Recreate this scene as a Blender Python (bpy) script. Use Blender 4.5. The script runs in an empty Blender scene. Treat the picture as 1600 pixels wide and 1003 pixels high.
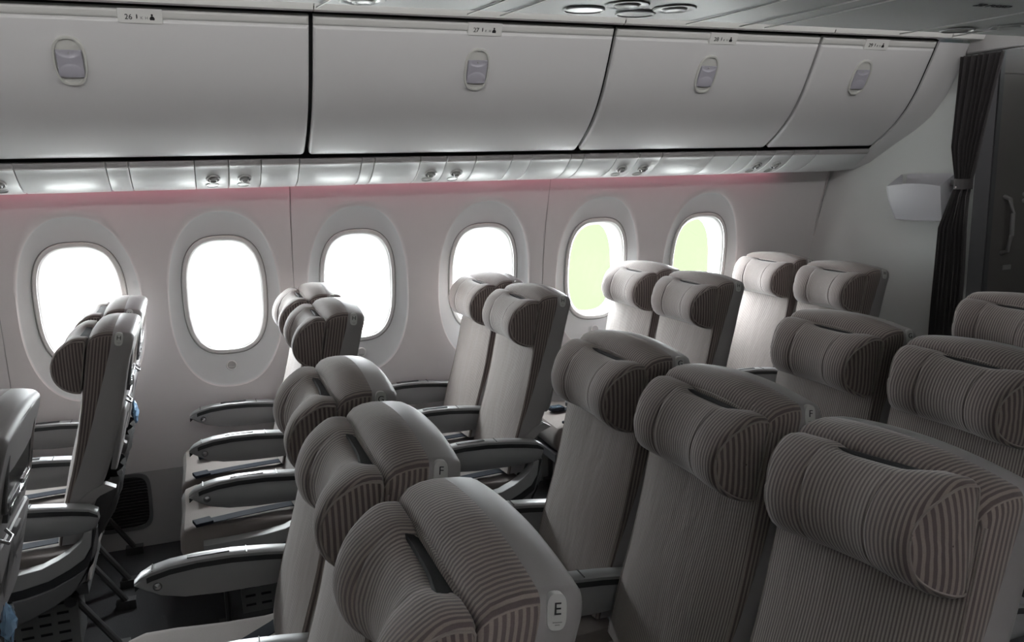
import bpy, math, random
from mathutils import Vector, Matrix
random.seed(7)
S = bpy.context.scene
COL = S.collection
R = math.radians

# ------------------------------------------------------------------ camera
AX = Vector((0.93400048, -0.08577709, 0.34682184))      # world X in lens axes (right, down, forward)
AY = Vector((-0.35656915, -0.1629521, 0.9199484))
AZ = Vector((-0.02239515, -0.98289822, -0.1827828))
rows = (AX, AY, AZ)
right = Vector([r[0] for r in rows]); down = Vector([r[1] for r in rows]); fwd = Vector([r[2] for r in rows])
cam = bpy.data.cameras.new('camera'); cam.sensor_width = 36; cam.lens = 1290 / 1600 * 36
cam.clip_start = 0.02; cam.clip_end = 600
co = bpy.data.objects.new('camera', cam); COL.objects.link(co)
M = Matrix((right, -down, -fwd)).transposed().to_4x4(); M.translation = (0, 0, 1.65)
co.matrix_world = M
S.camera = co

# ------------------------------------------------------------------ world, exposure
S.view_settings.view_transform = 'Standard'; S.view_settings.look = 'None'
S.view_settings.gamma = 1; S.view_settings.use_curve_mapping = False
S.view_settings.exposure = 0.0
SKY = 54.0
w = bpy.data.worlds.new('overcast_sky'); S.world = w; w.use_nodes = True
bg = w.node_tree.nodes['Background']; bg.inputs[0].default_value = (0.93, 0.97, 1.0, 1); bg.inputs[1].default_value = SKY

def area_lamp(name, loc, direction, sx, sy, watts, color=(1, 1, 1), portal=False):
    l = bpy.data.lights.new(name, 'AREA'); l.shape = 'RECTANGLE'; l.size = sx; l.size_y = sy
    l.energy = watts; l.color = color
    if portal: l.cycles.is_portal = True
    o = bpy.data.objects.new(name, l); COL.objects.link(o); o.location = loc
    o.rotation_euler = Vector(direction).to_track_quat('-Z', 'Z').to_euler()
    return o

# window centres along the wall (metres), aft of and forward of the camera
WX = [-0.4915, 0.096, 0.702, 1.3385, 1.975, 2.613]
WX_ALL = [-2.35, -1.73, -1.11] + WX
WZ, WHW, WHH = 1.106, 0.148, 0.240
MID = 1.315                                                 # centre line of the cabin
for x in WX_ALL:
    area_lamp('window_portal', (x, 4.075, WZ), (0, -1, 0), .36, .54, 1, portal=True)
# LED coves on top of the centre bins wash the ceiling
for sy, watts in ((-1, 1.0), (1, 22)):
    area_lamp('ceiling_cove_lamp', (1.0, MID + sy * .5, 2.33), (0, sy * .9, .35), 6.5, .06, watts, (1, .98, .96))

# ------------------------------------------------------------------ materials
def mat(name, col, rough=.5, metal=0., spec=.5, bump=0., bscale=400., sheen=0., coat=0., emit=None, estr=0.):
    m = bpy.data.materials.new(name); m.use_nodes = True
    nt = m.node_tree; b = nt.nodes['Principled BSDF']
    b.inputs['Base Color'].default_value = (*col, 1); b.inputs['Roughness'].default_value = rough
    b.inputs['Metallic'].default_value = metal; b.inputs['Specular IOR Level'].default_value = spec
    if sheen: b.inputs['Sheen Weight'].default_value = sheen
    if coat: b.inputs['Coat Weight'].default_value = coat; b.inputs['Coat Roughness'].default_value = .08
    if emit: b.inputs['Emission Color'].default_value = (*emit, 1); b.inputs['Emission Strength'].default_value = estr
    if bump:
        tc = nt.nodes.new('ShaderNodeTexCoord'); n = nt.nodes.new('ShaderNodeTexNoise'); n.inputs['Scale'].default_value = bscale
        bp = nt.nodes.new('ShaderNodeBump'); bp.inputs['Strength'].default_value = bump; bp.inputs['Distance'].default_value = .002
        nt.links.new(tc.outputs['Object'], n.inputs['Vector']); nt.links.new(n.outputs['Fac'], bp.inputs['Height'])
        nt.links.new(bp.outputs['Normal'], b.inputs['Normal'])
    return m

def stripe_mat(name, light, dark, pitch, duty=.5, wrinkle=.25):
    m = bpy.data.materials.new(name); m.use_nodes = True
    nt = m.node_tree; b = nt.nodes['Principled BSDF']; L = nt.links.new
    b.inputs['Roughness'].default_value = .85; b.inputs['Specular IOR Level'].default_value = .25
    b.inputs['Sheen Weight'].default_value = .25; b.inputs['Sheen Roughness'].default_value = .5
    uv = nt.nodes.new('ShaderNodeUVMap'); sx = nt.nodes.new('ShaderNodeSeparateXYZ'); L(uv.outputs[0], sx.inputs[0])
    d = nt.nodes.new('ShaderNodeMath'); d.operation = 'DIVIDE'; d.inputs[1].default_value = pitch; L(sx.outputs[0], d.inputs[0])
    fr = nt.nodes.new('ShaderNodeMath'); fr.operation = 'FRACT'; L(d.outputs[0], fr.inputs[0])
    pp = nt.nodes.new('ShaderNodeMath'); pp.operation = 'PINGPONG'; pp.inputs[1].default_value = .5; L(fr.outputs[0], pp.inputs[0])
    mr = nt.nodes.new('ShaderNodeMapRange'); mr.interpolation_type = 'SMOOTHSTEP'
    mr.inputs['From Min'].default_value = duty / 2 - .07; mr.inputs['From Max'].default_value = duty / 2 + .07
    L(pp.outputs[0], mr.inputs['Value'])
    tc = nt.nodes.new('ShaderNodeTexCoord')
    n = nt.nodes.new('ShaderNodeTexNoise'); n.inputs['Scale'].default_value = 700; n.inputs['Detail'].default_value = 2
    L(tc.outputs['Object'], n.inputs['Vector'])
    mx = nt.nodes.new('ShaderNodeMix'); mx.data_type = 'RGBA'
    mx.inputs['A'].default_value = (*dark, 1); mx.inputs['B'].default_value = (*light, 1); L(mr.outputs[0], mx.inputs['Factor'])
    mm = nt.nodes.new('ShaderNodeMapRange'); mm.inputs['To Min'].default_value = .8; mm.inputs['To Max'].default_value = 1.2
    L(n.outputs['Fac'], mm.inputs['Value'])
    vm = nt.nodes.new('ShaderNodeVectorMath'); vm.operation = 'SCALE'; L(mx.outputs['Result'], vm.inputs[0]); L(mm.outputs[0], vm.inputs['Scale'])
    L(vm.outputs[0], b.inputs['Base Color'])
    n2 = nt.nodes.new('ShaderNodeTexNoise'); n2.inputs['Scale'].default_value = 14; n2.inputs['Detail'].default_value = 3
    mp = nt.nodes.new('ShaderNodeMapping'); mp.inputs['Scale'].default_value = (1, 1.6, .5); L(tc.outputs['Object'], mp.inputs[0]); L(mp.outputs[0], n2.inputs['Vector'])
    b1 = nt.nodes.new('ShaderNodeBump'); b1.inputs['Strength'].default_value = wrinkle; b1.inputs['Distance'].default_value = .012; L(n2.outputs['Fac'], b1.inputs['Height'])
    b2 = nt.nodes.new('ShaderNodeBump'); b2.inputs['Strength'].default_value = .35; b2.inputs['Distance'].default_value = .0012
    L(mr.outputs[0], b2.inputs['Height']); L(b1.outputs[0], b2.inputs['Normal']); L(b2.outputs[0], b.inputs['Normal'])
    return m

LT, DK = (.235, .196, .178), (.098, .077, .076)
MT = {}
MT['wide'] = stripe_mat('fabric_wide_stripe', LT, DK, .0098, .52, .12)
MT['fine'] = stripe_mat('fabric_fine_stripe', (.285, .25, .23), (.13, .108, .105), .0074, .5, .3)
MT['fine_pillow'] = stripe_mat('fabric_fine_stripe_pillow', (.262, .226, .207), (.112, .091, .089), .0092, .5, .08)
MT['piping'] = mat('fabric_piping', (.23, .2, .185), .8)
MT['seat'] = mat('fabric_seat_cushion', (.19, .165, .155), .9, bump=.5, bscale=500, sheen=.2)
MT['hook'] = mat('hook_tape_black', (.012, .012, .014), .9, bump=.6, bscale=900)
MT['shell'] = mat('grey_plastic_shell', (.27, .258, .26), .5, bump=.08, bscale=900)
MT['shell_dark'] = mat('dark_grey_plastic', (.12, .12, .125), .45)
MT['arm_side'] = mat('armrest_side_grey', (.27, .27, .275), .5)
MT['arm_cap'] = mat('armrest_cap_metallic', (.30, .305, .31), .38, metal=.35)
MT['arm_cap_dark'] = mat('armrest_trim_black', (.025, .026, .028), .4)
MT['plate'] = mat('label_plate', (.5, .5, .49), .45)
MT['ink'] = mat('black_ink', (.02, .02, .022), .5)
MT['ink_grey'] = mat('grey_ink', (.25, .25, .25), .5)
MT['screen'] = mat('screen_glass', (.012, .014, .014), .12, coat=.5)
MT['chrome'] = mat('bright_metal', (.55, .55, .56), .22, metal=.9)
MT['belt'] = mat('belt_webbing', (.02, .024, .034), .8, spec=.15, bump=.3, bscale=800)
MT['buckle'] = mat('belt_buckle', (.09, .13, .17), .25, metal=.7)
MT['metal'] = mat('leg_aluminium', (.10, .10, .10), .5, metal=.8)
MT['pocket'] = mat('pocket_fabric', (.07, .07, .072), .8, bump=.6, bscale=60)
MT['wall'] = mat('sidewall_panel', (.73, .705, .705), .5, bump=.03, bscale=900)
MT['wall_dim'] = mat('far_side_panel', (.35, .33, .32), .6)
MT['dado'] = mat('window_surround', (.70, .72, .725), .45)
MT['frame'] = mat('window_frame', (.70, .70, .69), .4)
MT['lower'] = mat('lower_wall_panel_shaded', (.45, .44, .44), .5)  # kick panel; the shade low on the wall is put into its darker grey
MT['bin'] = mat('bin_door_plastic', (.74, .735, .74), .33, bump=.03, bscale=900)
MT['bin_trim'] = mat('bin_top_trim', (.74, .74, .72), .4)
MT['black'] = mat('dark_gap', (.006, .006, .007), .8)
MT['psu'] = mat('service_panel_plastic', (.82, .84, .84), .36)
MT['psu_lip'] = mat('service_panel_lip', (.45, .44, .44), .5)
MT['oval'] = mat('reading_light_lens', (.28, .28, .27), .3)
MT['nozzle'] = mat('air_nozzle_silver', (.45, .45, .45), .35, metal=.3)
MT['latch'] = mat('latch_rim', (.66, .66, .63), .35)
MT['paddle'] = mat('latch_paddle_lavender', (.46, .45, .51), .4)
MT['carpet'] = mat('carpet_dark', (.035, .035, .038), .95, bump=1, bscale=300)
MT['bulk'] = mat('bulkhead_laminate', (.62, .64, .63), .5)
MT['pocket_box'] = mat('magazine_box_plastic', (.6, .6, .64), .3)
MT['curtain'] = mat('curtain_fabric', (.045, .04, .042), .9, bump=.4, bscale=300, sheen=.2)
MT['galley'] = mat('galley_door_panel', (.2, .19, .185), .5)
MT['jamb'] = mat('door_jamb_grey', (.15, .15, .16), .5)
MT['ceil'] = mat('ceiling_panel', (.5, .5, .49), .5)
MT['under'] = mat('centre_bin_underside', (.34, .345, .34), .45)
MT['placard'] = mat('placard_white', (.8, .8, .78), .4)
MT['grille'] = mat('grille_black', (.03, .03, .032), .5)
MT['led'] = mat('pink_mood_light', (.8, .3, .4), .5, emit=(1.0, .30, .42), estr=3.0)
MT['bluebag'] = mat('blue_plastic_film', (.25, .42, .62), .15, coat=.6)
MT['concrete'] = mat('apron_concrete', (.6, .6, .58), .9, spec=0.)
MT['grass'] = mat('airfield_grass', (.0185, .0222, .0130), .95, spec=0.)
MT['box'] = mat('equipment_box', (.13, .13, .13), .5)

def glass_mat():
    m = bpy.data.materials.new('window_glass'); m.use_nodes = True; nt = m.node_tree
    nt.nodes.remove(nt.nodes['Principled BSDF'])
    out = nt.nodes['Material Output']; t = nt.nodes.new('ShaderNodeBsdfTransparent'); g = nt.nodes.new('ShaderNodeBsdfGlossy')
    g.inputs['Roughness'].default_value = .02; t.inputs[0].default_value = (.95, .97, .96, 1)
    f = nt.nodes.new('ShaderNodeFresnel'); f.inputs[0].default_value = 1.3; mx = nt.nodes.new('ShaderNodeMixShader')
    nt.links.new(f.outputs[0], mx.inputs[0]); nt.links.new(t.outputs[0], mx.inputs[1]); nt.links.new(g.outputs[0], mx.inputs[2])
    nt.links.new(mx.outputs[0], out.inputs[0]); return m
MT['glass'] = glass_mat()

# ------------------------------------------------------------------ mesh builder
class MB:
    def __init__(s): s.v = []; s.f = []; s.m = []; s.uv = []; s.mats = []
    def mi(s, k):
        if k not in s.mats: s.mats.append(k)
        return s.mats.index(k)
    def face(s, idx, k, us=None):
        s.f.append(tuple(idx)); s.m.append(s.mi(k)); s.uv.append(us or [0.] * len(idx))
    def add(s, pts): b = len(s.v); s.v += [tuple(p) for p in pts]; return b
    def loft(s, rings, k, closed=True, cap0=False, cap1=False, uvs=None, kf=None, capk=None, flip=False):
        """rings: lists of equal length; uvs same shape (stripe coordinate)"""
        n = len(rings[0]); b = [s.add(r) for r in rings]
        for i in range(len(rings) - 1):
            for j in range(n if closed else n - 1):
                j2 = (j + 1) % n
                q = [b[i] + j, b[i] + j2, b[i + 1] + j2, b[i + 1] + j]
                u = [uvs[i][j], uvs[i][j2], uvs[i + 1][j2], uvs[i + 1][j]] if uvs else [0] * 4
                if flip: q.reverse(); u.reverse()
                s.face(q, kf(i, j) if kf else k, u)
        if cap0: s.face([b[0] + j for j in range(n)][::(1 if flip else -1)], capk or k)
        if cap1: s.face([b[-1] + j for j in range(n)][::(-1 if flip else 1)], capk or k)
        return b
    def box(s, c, size, k, rot=None):
        x, y, z = [d / 2 for d in size]
        p = [Vector(q) for q in ((-x, -y, -z), (x, -y, -z), (x, y, -z), (-x, y, -z), (-x, -y, z), (x, -y, z), (x, y, z), (-x, y, z))]
        if rot: p = [rot @ q for q in p]
        c = Vector(c); b = s.add([q + c for q in p])
        for q in ((0, 3, 2, 1), (4, 5, 6, 7), (0, 1, 5, 4), (1, 2, 6, 5), (2, 3, 7, 6), (3, 0, 4, 7)): s.face([b + i for i in q], k)
    def prism(s, poly, y0, y1, k, side_k=None, edge=.0):
        """poly in (x,z), extruded along y, with rounded-off rims when edge>0"""
        n = len(poly); cx = sum(p[0] for p in poly) / n; cz = sum(p[1] for p in poly) / n
        def ring(y, e):
            out = []
            for x, z in poly:
                d = math.hypot(x - cx, z - cz) or 1; out.append((x - (x - cx) / d * e, y, z - (z - cz) / d * e))
            return out
        rr = [ring(y0, edge), ring(y0 + edge * .3, edge * .3), ring(y0 + edge, 0), ring(y1 - edge, 0), ring(y1 - edge * .3, edge * .3), ring(y1, edge)] if edge else [ring(y0, 0), ring(y1, 0)]
        s.loft(rr, side_k or k, cap0=True, cap1=True, capk=k)
    def tube(s, path, r, k, n=8, flat=1.0):
        path = [Vector(p) for p in path]; rings = []
        for i, p in enumerate(path):
            d = (path[min(i + 1, len(path) - 1)] - path[max(i - 1, 0)]).normalized()
            up = Vector((0, 0, 1)) if abs(d.z) < .95 else Vector((1, 0, 0))
            a = d.cross(up).normalized(); b = a.cross(d)
            rings.append([p + a * (r * math.cos(t)) + b * (r * flat * math.sin(t)) for t in [2 * math.pi * j / n for j in range(n)]])
        s.loft(rings, k, cap0=True, cap1=True)
    def ribbon(s, path, width_dir, w_, th, k):
        path = [Vector(p) for p in path]; wd = Vector(width_dir).normalized(); rings = []
        for i, p in enumerate(path):
            d = (path[min(i + 1, len(path) - 1)] - path[max(i - 1, 0)]).normalized(); wv = (wd - d * wd.dot(d)).normalized(); nn = d.cross(wv)
            rings.append([p + wv * w_ / 2 + nn * th / 2, p - wv * w_ / 2 + nn * th / 2, p - wv * w_ / 2 - nn * th / 2, p + wv * w_ / 2 - nn * th / 2])
        s.loft(rings, k, cap0=True, cap1=True)
    def mesh(s, name, sharp=35):
        me = bpy.data.meshes.new(name); me.from_pydata(s.v, [], s.f)
        for k in s.mats: me.materials.append(MT[k])
        me.polygons.foreach_set('material_index', s.m)
        uvl = me.uv_layers.new(name='UVMap'); flat = []
        for u in s.uv:
            for a in u: flat += [a, 0.]
        uvl.data.foreach_set('uv', flat)
        me.polygons.foreach_set('use_smooth', [True] * len(s.f))
        me.update()
        try: me.set_sharp_from_angle(angle=R(sharp))
        except Exception: pass
        return me
    def obj(s, name, parent=None, sharp=35, bevel=0): return link(name, s.mesh(name, sharp), parent, bevel)

def link(name, me, parent=None, bevel=0, loc=None):
    o = bpy.data.objects.new(name, me); COL.objects.link(o); o.parent = parent
    if loc: o.location = loc
    if bevel:
        b = o.modifiers.new('soft_edges', 'BEVEL'); b.width = bevel; b.segments = 2; b.limit_method = 'ANGLE'; b.angle_limit = R(40)
    return o
def thing(name, label, cat, loc=(0, 0, 0), group=None):
    o = bpy.data.objects.new(name, None); COL.objects.link(o); o.location = loc; o.empty_display_size = .1
    return tag(o, label, cat, group)
def tag(o, label, cat, group=None):
    o['label'] = label; o['category'] = cat
    if group: o['group'] = group
    return o
def struct(o): o['kind'] = 'structure'; return o
def text_mesh(txt, size, k, depth=.0006, align='CENTER'):
    c = bpy.data.curves.new('txt', 'FONT'); c.body = txt; c.size = size; c.align_x = align; c.align_y = 'CENTER'; c.extrude = depth
    o = bpy.data.objects.new('txt', c); COL.objects.link(o)
    me = bpy.data.meshes.new_from_object(o.evaluated_get(bpy.context.evaluated_depsgraph_get()))
    bpy.data.objects.remove(o); bpy.data.curves.remove(c)
    me.materials.clear(); me.materials.append(MT[k]); return me
def lerp(a, b, t): return a + (b - a) * t
def pw(pts, x):
    if x <= pts[0][0]: return pts[0][1]
    for (a, b), (c, d) in zip(pts, pts[1:]):
        if x <= c: return b + (d - b) * (x - a) / (c - a)
    return pts[-1][1]
def oval(hw, hh, n=64, p=2.8, egg=0.):
    out = []
    for i in range(n):
        t = 2 * math.pi * i / n; c, s_ = math.cos(t), math.sin(t)
        x = math.copysign(abs(c) ** (2 / p), c) * hw; z = math.copysign(abs(s_) ** (2 / p), s_) * hh
        out.append((x * (1 - egg * z / hh), z))
    return out

# ------------------------------------------------------------------ setting: floor, walls, ceiling
XF, XW = -2.8, 3.383                                            # forward end of the cabin, aft end of the sidewall
WALL = [(-.02, 3.86), (.0, 3.87), (.3, 3.93), (.6, 3.962), (.85, 3.955), (1.1, 3.93), (1.35, 3.885), (1.576, 3.81), (1.75, 3.75), (2.4, 3.45)]
def smooth_pw(pts, x, h=.08): return sum(pw(pts, x + o * h) for o in (-1, -.5, 0, .5, 1)) / 5
def wy(z): return smooth_pw(WALL, z)
mb = MB(); mb.box(((XF + 6) / 2, MID, -.05), (6.4 - XF, 5.56, .1), 'carpet'); struct(mb.obj('floor'))

def side_wall(name, mirror, x_end):
    my = (lambda y: 2 * MID - y) if mirror else (lambda y: y)
    mb = MB(); N = 64
    edges = [XF] + [(a + b) / 2 for a, b in zip(WX_ALL, WX_ALL[1:])] + [x_end]
    for i, cx in enumerate(WX_ALL):
        x0, x1 = edges[i], edges[i + 1]
        g = .0015 if (i - 3) % 2 == 0 else 0; g2 = .0015 if (i - 3) % 2 == 1 else 0     # panel joints every second window
        x0 += g; x1 -= g2; z0, z1 = .33, 1.74
        glass = oval(WHW, WHH, N, 2.9); trim = oval(WHW + .016, WHH + .018, N, 2.9); dado_in = oval(WHW + .042, WHH + .044, N, 2.75)
        out = oval(.238, .405, N, 2.35, .03)
        def P(p, d, cz=WZ): z = cz + p[1]; return (cx + p[0], my(wy(z) + d), z)
        rect = []
        for j in range(N):
            t = 2 * math.pi * j / N; c, s_ = math.cos(t), math.sin(t)
            kx = ((x1 - cx) if c > 0 else (cx - x0)) / max(abs(c), 1e-6); kz = ((z1 - WZ) if s_ > 0 else (WZ - z0)) / max(abs(s_), 1e-6)
            k_ = min(kx, kz); rect.append([cx + c * k_, WZ + s_ * k_])
        for X in (x0, x1):                                             # put a vertex on each corner
            for Z in (z0, z1):
                j = min(range(N), key=lambda j: (rect[j][0] - X) ** 2 + (rect[j][1] - Z) ** 2); rect[j] = [X, Z]
        rings = [[P(p, .085) for p in glass], [P(p, .045) for p in glass], [P(p, .028) for p in trim], [P(p, .026) for p in dado_in]]
        kinds = ['frame', 'frame', 'dado', 'dado', 'dado', 'dado', 'dado']
        dz = -.02
        for t, d in ((.35, .0215), (.7, .014), (.92, .0085), (1., .0065)):
            rings.append([P((lerp(a[0], b[0], t), lerp(a[1], b[1], t) + dz * t), d) for a, b in zip(dado_in, out)])
        o2 = [(p[0] * 1.022, p[1] * 1.013 + dz) for p in out]
        rings.append([P(p, 0) for p in o2]); kinds += ['wall'] * 12
        for t in (.12, .25, .4, .55, .7, .85, 1.):
            rr = []
            for a, b in zip(o2, rect):
                x = lerp(cx + a[0], b[0], t); z = lerp(WZ + a[1], b[1], t); rr.append((x, my(wy(z)), z))
            rings.append(rr)
        mb.loft(rings, 'wall', kf=lambda i, j: kinds[i], flip=not mirror)
        zs = [.33, .24, .15, .06, 0]
        mb.loft([[(x, my(wy(z) - .002), z) for x in (x0, x1)] for z in zs], 'lower', closed=False, flip=mirror)
    o = struct(mb.obj(name, sharp=50))
    mb = MB()                                                          # backing seen only through the panel joints
    for x in edges[1:-1]:
        mb.loft([[(x - .012, my(wy(z) + .012), z), (x + .012, my(wy(z) + .012), z)] for z in [i * .1 for i in range(18)]], 'psu_lip', closed=False, flip=mirror)
    o2 = mb.obj('joint_backing', o)
    return o
side_wall('wall_right', False, XW)
mb = MB(); zs_ = [-.05 + .1 * i for i in range(26)]
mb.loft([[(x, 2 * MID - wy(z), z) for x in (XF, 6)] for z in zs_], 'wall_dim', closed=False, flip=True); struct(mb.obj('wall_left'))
# outer skin of the fuselage, with an opening at every window
mb = MB(); N = 64; ed = [XF - .1] + [(a + b) / 2 for a, b in zip(WX_ALL, WX_ALL[1:])] + [6.2]
for i, cx in enumerate(WX_ALL):
    hole = [(cx + p[0], wy(WZ + p[1]) + .084, WZ + p[1]) for p in oval(WHW + .004, WHH + .004, N, 2.9)]; rect = []
    for j in range(N):
        t = 2 * math.pi * j / N; c, s_ = math.cos(t), math.sin(t)
        k_ = min(((ed[i + 1] - cx) if c > 0 else (cx - ed[i])) / max(abs(c), 1e-6), ((2.62 - WZ) if s_ > 0 else (WZ + .12)) / max(abs(s_), 1e-6)); rect.append([cx + c * k_, 4.075, WZ + s_ * k_])
    for X in ed[i:i + 2]:
        for Z in (-.12, 2.62):
            j = min(range(N), key=lambda j: (rect[j][0] - X) ** 2 + (rect[j][2] - Z) ** 2); rect[j] = [X, 4.075, Z]
    mb.loft([hole, [(p[0], 4.075, p[2]) for p in hole], rect], 'wall')
mb.box(((XF + 6) / 2, MID, 2.63), (6.4 - XF, 5.6, .02), 'wall')
struct(mb.obj('wall_outer_skin'))

for i, cx in enumerate(WX_ALL):
    n = i - 2 if i >= 3 else 7 + i
    mb = MB(); N = 64
    a = oval(WHW + .0158, WHH + .0178, N, 2.9); b = oval(WHW + .034, WHH + .036, N, 2.8); b2 = oval(WHW + .030, WHH + .032, N, 2.8)
    P = lambda p, d: (cx + p[0], wy(WZ + p[1]) + d, WZ + p[1])
    mb.loft([[P(p, .026) for p in a], [P(p, .0215) for p in a], [P(p, .0205) for p in b2], [P(p, .027) for p in b]], 'frame', flip=True)
    b3 = oval(WHW + .0375, WHH + .0395, N, 2.8); mb.loft([[P(p, .0265) for p in b], [P(p, .0235) for p in b3]], 'oval', flip=True)
    o = struct(mb.obj('window_%d' % n))
    mb = MB(); g = oval(WHW + .003, WHH + .003, N, 2.9); mb.add([(cx + p[0], wy(WZ + p[1]) + .07, WZ + p[1]) for p in g]); mb.face(list(range(N)), 'glass'); mb.obj('pane', o)
    if n <= 6:                                                         # round dimmer switch below the window
        mb = MB(); zc = .775; yc = wy(zc) + .009
        for r0, r1, d0, d1, k in ((.024, .021, 0, -.004, 'frame'), (.021, .018, -.004, -.002, 'frame'), (.018, .0005, -.002, -.001, 'psu_lip')):
            mb.loft([[(cx + .0 + r * math.cos(t), yc + d, zc + r * math.sin(t)) for t in [2 * math.pi * j / 24 for j in range(24)]] for r, d in ((r0, d0), (r1, d1))], k, flip=False)
        mb.box((cx, yc - .004, zc - .006), (.03, .004, .002), 'plate')
        mb.obj('dimmer_button', o)

# ceiling, ends
mb = MB(); prof = [(3.06, 2.27), (2.9, 2.36), (2.6, 2.44), (2.2, 2.49), (MID, 2.52), (.43, 2.49), (.03, 2.44), (-.27, 2.36), (-.43, 2.27)]
mb.loft([[(XF, y, z) for y, z in prof], [(6, y, z) for y, z in prof]], 'ceil', closed=False); struct(mb.obj('ceiling'))
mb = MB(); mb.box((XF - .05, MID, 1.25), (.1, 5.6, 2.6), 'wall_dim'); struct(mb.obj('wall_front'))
mb = MB(); mb.box((6.05, MID, 1.25), (.1, 5.6, 2.6), 'galley'); struct(mb.obj('wall_rear'))

# bin profile (y, z), bottom to top
BP = [(3.508, 1.712), (3.49, 1.714), (3.43, 1.752), (3.355, 1.803), (3.28, 1.875), (3.215, 1.965), (3.165, 2.06), (3.125, 2.14), (3.102, 2.19)]
def bp_len():
    L = [0]
    for a, b in zip(BP, BP[1:]): L.append(L[-1] + math.hypot(a[0] - b[0], a[1] - b[1]))
    return L
BL = bp_len(); BT = BL[-1]
def bpt(s_, off=0.):
    def q(t): t = min(max(t, 0), BT); return Vector((pw(list(zip(BL, [p[0] for p in BP])), t), pw(list(zip(BL, [p[1] for p in BP])), t)))
    def qs(t): return sum((q(t + o * .035) for o in (-1, -.5, 0, .5, 1)), Vector((0, 0))) / 5 if .035 < t < BT - .035 else q(t)
    p = qs(s_); d = (q(s_ + .02) - q(s_ - .02)).normalized(); n = Vector((-abs(d[1]), -abs(d[0]))); n.normalize()
    return p + n * off, n
def bin_frame(x, s_, off=0.):
    p, n = bpt(s_, off); up = Vector((0, -n[1], n[0])) * -1
    zn = Vector((0, n[0], n[1])); xa = Vector((1, 0, 0)); ya = zn.cross(xa)
    Mx = Matrix((xa, ya, zn)).transposed().to_4x4(); Mx.translation = (x, p[0], p[1]); return Mx

# fixed crown rail above the bins and dark backing behind the doors
mb = MB(); rp = [(3.09, 2.212), (3.05, 2.196), (3.032, 2.199), (3.024, 2.215), (3.02, 2.25), (3.04, 2.30)]
for a, b in ((XF, -.768), (-.765, .4385), (.4415, 1.648), (1.652, 2.685), (2.689, 3.37), (3.374, 3.62)):
    mb.loft([[(x, y, z) for y, z in rp] for x in (a, b)], 'bin_trim', closed=False, flip=True)
o = struct(mb.obj('trim_1'))
mb = MB(); bk = [bpt(s_, -.03)[0] for s_ in [BT * i / 14 for i in range(15)]]
mb.loft([[(x, p[0], p[1]) for p in ([Vector((3.53, 1.708))] + bk + [Vector((3.15, 2.215)), Vector((3.10, 2.225))])] for x in (XF, 3.40)], 'black', closed=False, flip=True)
struct(mb.obj('trim_2'))

def bin_skin(mb, x0, x1, s0, s1, k, r=.04, th=.018, e=.010):
    ss = sorted(set([s0, s0 + .003, s0 + .006, s0 + .010, s0 + .02, s0 + .03, s0 + .04] + [lerp(s0 + .05, s1 - .012, i / 18) for i in range(19)] + [s1 - .008, s1 - .004, s1]))
    base = [0, .003, .006, .010]; rings = []
    for s_ in ss:
        q = s_ - s0; c = r - math.sqrt(max(r * r - (r - q) ** 2, 0)) if q < r else 0
        a, b = x0 + c, x1 - c; row = []
        for x in [a + t for t in base] + [lerp(a + .02, b - .02, i / 6) for i in range(7)] + [b - t for t in reversed(base)]:
            d = min(x - a, b - x, s_ - s0, s1 - s_); off = 0 if d >= e else -.009 * (1 - d / e) ** 2
            if q < .045 and s0 == 0: off -= .020 * (1 - q / .045) ** 2
            p, n = bpt(s_, off); row.append((x, p[0], p[1]))
        rings.append(row)
    mb.loft(rings, k, closed=False, flip=False)
    n = len(rings[0]); bnd = [(0, j) for j in range(n)] + [(i, n - 1) for i in range(1, len(rings))] + [(len(rings) - 1, j) for j in range(n - 2, -1, -1)] + [(i, 0) for i in range(len(rings) - 2, 0, -1)]
    front = [rings[i][j] for i, j in bnd]; back = []
    for i, j in bnd:
        p, nn = bpt(ss[i], -.009 - th - (.020 if i < 8 and s0 == 0 else 0)); back.append((rings[i][j][0], p[0], p[1]))
    mb.loft([front, back], k, flip=True)

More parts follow.
